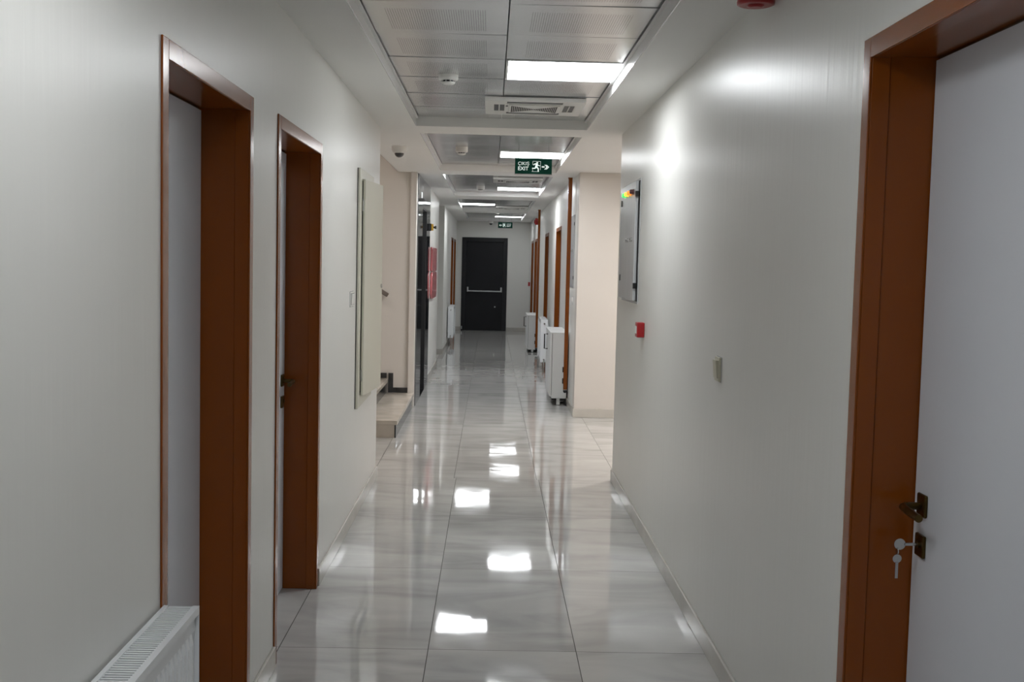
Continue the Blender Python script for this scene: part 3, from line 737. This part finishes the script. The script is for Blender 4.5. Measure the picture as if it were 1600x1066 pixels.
MB().box(XL+.04, XL+.045, 15.05, 15.2, 1.415, 1.44).build('latch', 'chrome', t)

# ------------------------------------------------------------------ floor units on the right
def floor_unit(y0, y1, x0, x1, z0, z1, label):
    t = thing('fan_coil_unit', ((x0+x1)/2, (y0+y1)/2, 0), label, 'fan coil unit', 'white floor-standing fan coil units')
    MB().box(x0+.022, x1, y0, y1, z0, z1-.014).build('casing', 'offwhite', t, bevel=.004)
    fp = MB().box(x0, x0+.018, y0+.006, y1-.006, z0+.02, z1-.016).build('front_panel', 'offwhite', t, bevel=.004)
    MB().box(x0+.017, x0+.0225, y0+.012, y1-.012, z0+.03, z1-.02).build('panel_gap', 'black', t)
    tp = MB(); tp.box(x0-.004, x1+.002, y0-.004, y1+.004, z1-.0145, z1); tp.build('top', 'offwhite', t, bevel=.004)
    b = MB(); ya = y0+(y1-y0)*.62
    b.tube([(x0, ya, z1-.06), (x0-.038, ya, z1-.06), (x0-.038, ya, z1-.23), (x0, ya, z1-.23)], .008, 8)
    b.build('handle', 'black', t)
    for (x, y) in ((x0+.10, y0+.05), (x0+.10, y1-.05), (x1-.03, y0+.3), (x1-.03, y1-.3)):
        l = MB(); l.box(x-.018, x+.018, y-.018, y+.018, .006, z0); lo = l.build('foot', 'offwhite', t)
        MB().box(x-.02, x+.02, y-.02, y+.02, .0003, .006).build('foot_pad', 'black', lo)
    MB().box(x0+.03, x1, y0+.1, y1-.1, z0-.035, z0+.001).build('drain_tray', 'black', t)
    return t
floor_unit(12.32, 13.35, .675, .862, .08, .815, 'larger white floor-standing unit behind the near brown pole on the right')
floor_unit(19.65, 20.65, .655, .845, .05, .66, 'smaller far white floor-standing unit on the right near the exit')
def pole(x, y, z0, w, label):
    t = thing('brown_pole', (x, y, z0), label, 'pole', 'brown ceiling-height poles')
    MB().box(x-w/2, x+w/2, y-w/2, y+w/2, z0+.03, ZS-.001).build('shaft', 'brown', t, bevel=.006)
    b = MB(); b.lathe([(w*.30, 0), (w*.52, .014), (w*.52, .03)], (x, y, z0), n=20); b.build('end_cap', 'black', t)
    MB().box(x-w*.55, x+w*.55, y-w*.55, y+w*.55, z0+.031, z0+.037).build('end_ring', 'chrome', t)
    for z in (z0+.10, z0+.225):
        c = MB(); c.box(x-w*.75, x+w*.5, y-w*.2, y+w*1.2, z, z+.055); c.build('clamp', 'black', t)
    top = MB().box(x-w*.6, x+w*.5, y-w*.6, y+w*.6, ZS-.012, ZS-.0005).build('ceiling_flange', 'brown', t)
    return t
pole(.834, 12.14, .165, .042, 'near tall brown pole with black clamps in front of the larger floor unit')
pole(.815, 19.5, .06, .042, 'far tall brown pole in front of the smaller floor unit')

for o in bpy.data.objects:
    if '_o' in o: del o['_o']
# parts were built in world coordinates relative to their thing; sub-parts sit at the same origin as their part

# ------------------------------------------------------------------ camera
f, p, yw, r, h = 1747.32, .0697734, .0200144, .0233626, 1.568873
base = Matrix(((1, 0, 0), (0, 0, -1), (0, 1, 0)))
Rp = Matrix(((1, 0, 0), (0, math.cos(p), -math.sin(p)), (0, math.sin(p), math.cos(p))))
Ry = Matrix(((math.cos(yw), 0, -math.sin(yw)), (0, 1, 0), (math.sin(yw), 0, math.cos(yw))))
Rr = Matrix(((math.cos(r), -math.sin(r), 0), (math.sin(r), math.cos(r), 0), (0, 0, 1)))
R = Rr @ Rp @ Ry @ base
W = Matrix((R[0], -R[1], -R[2])).transposed().to_4x4(); W.translation = (0, 0, h)
cd = bpy.data.cameras.new('camera'); cam = bpy.data.objects.new('camera', cd); C.objects.link(cam)
cam.matrix_world = W; cd.sensor_width = 36; cd.lens = f*36/1600; cd.clip_start = .05; cd.clip_end = 100
SC.camera = cam

w = bpy.data.worlds.new('world'); SC.world = w; w.use_nodes = True
w.node_tree.nodes['Background'].inputs[0].default_value = (.6, .65, .7, 1)
w.node_tree.nodes['Background'].inputs[1].default_value = .02
SC.view_settings.view_transform = 'Standard'; SC.view_settings.look = 'None'
SC.view_settings.gamma = 1; SC.view_settings.exposure = 0; SC.view_settings.use_curve_mapping = False
SC.cycles.max_bounces = 14; SC.cycles.diffuse_bounces = 8; SC.cycles.glossy_bounces = 8
SC.cycles.use_denoising = True
SC.cycles.sample_clamp_indirect = 10
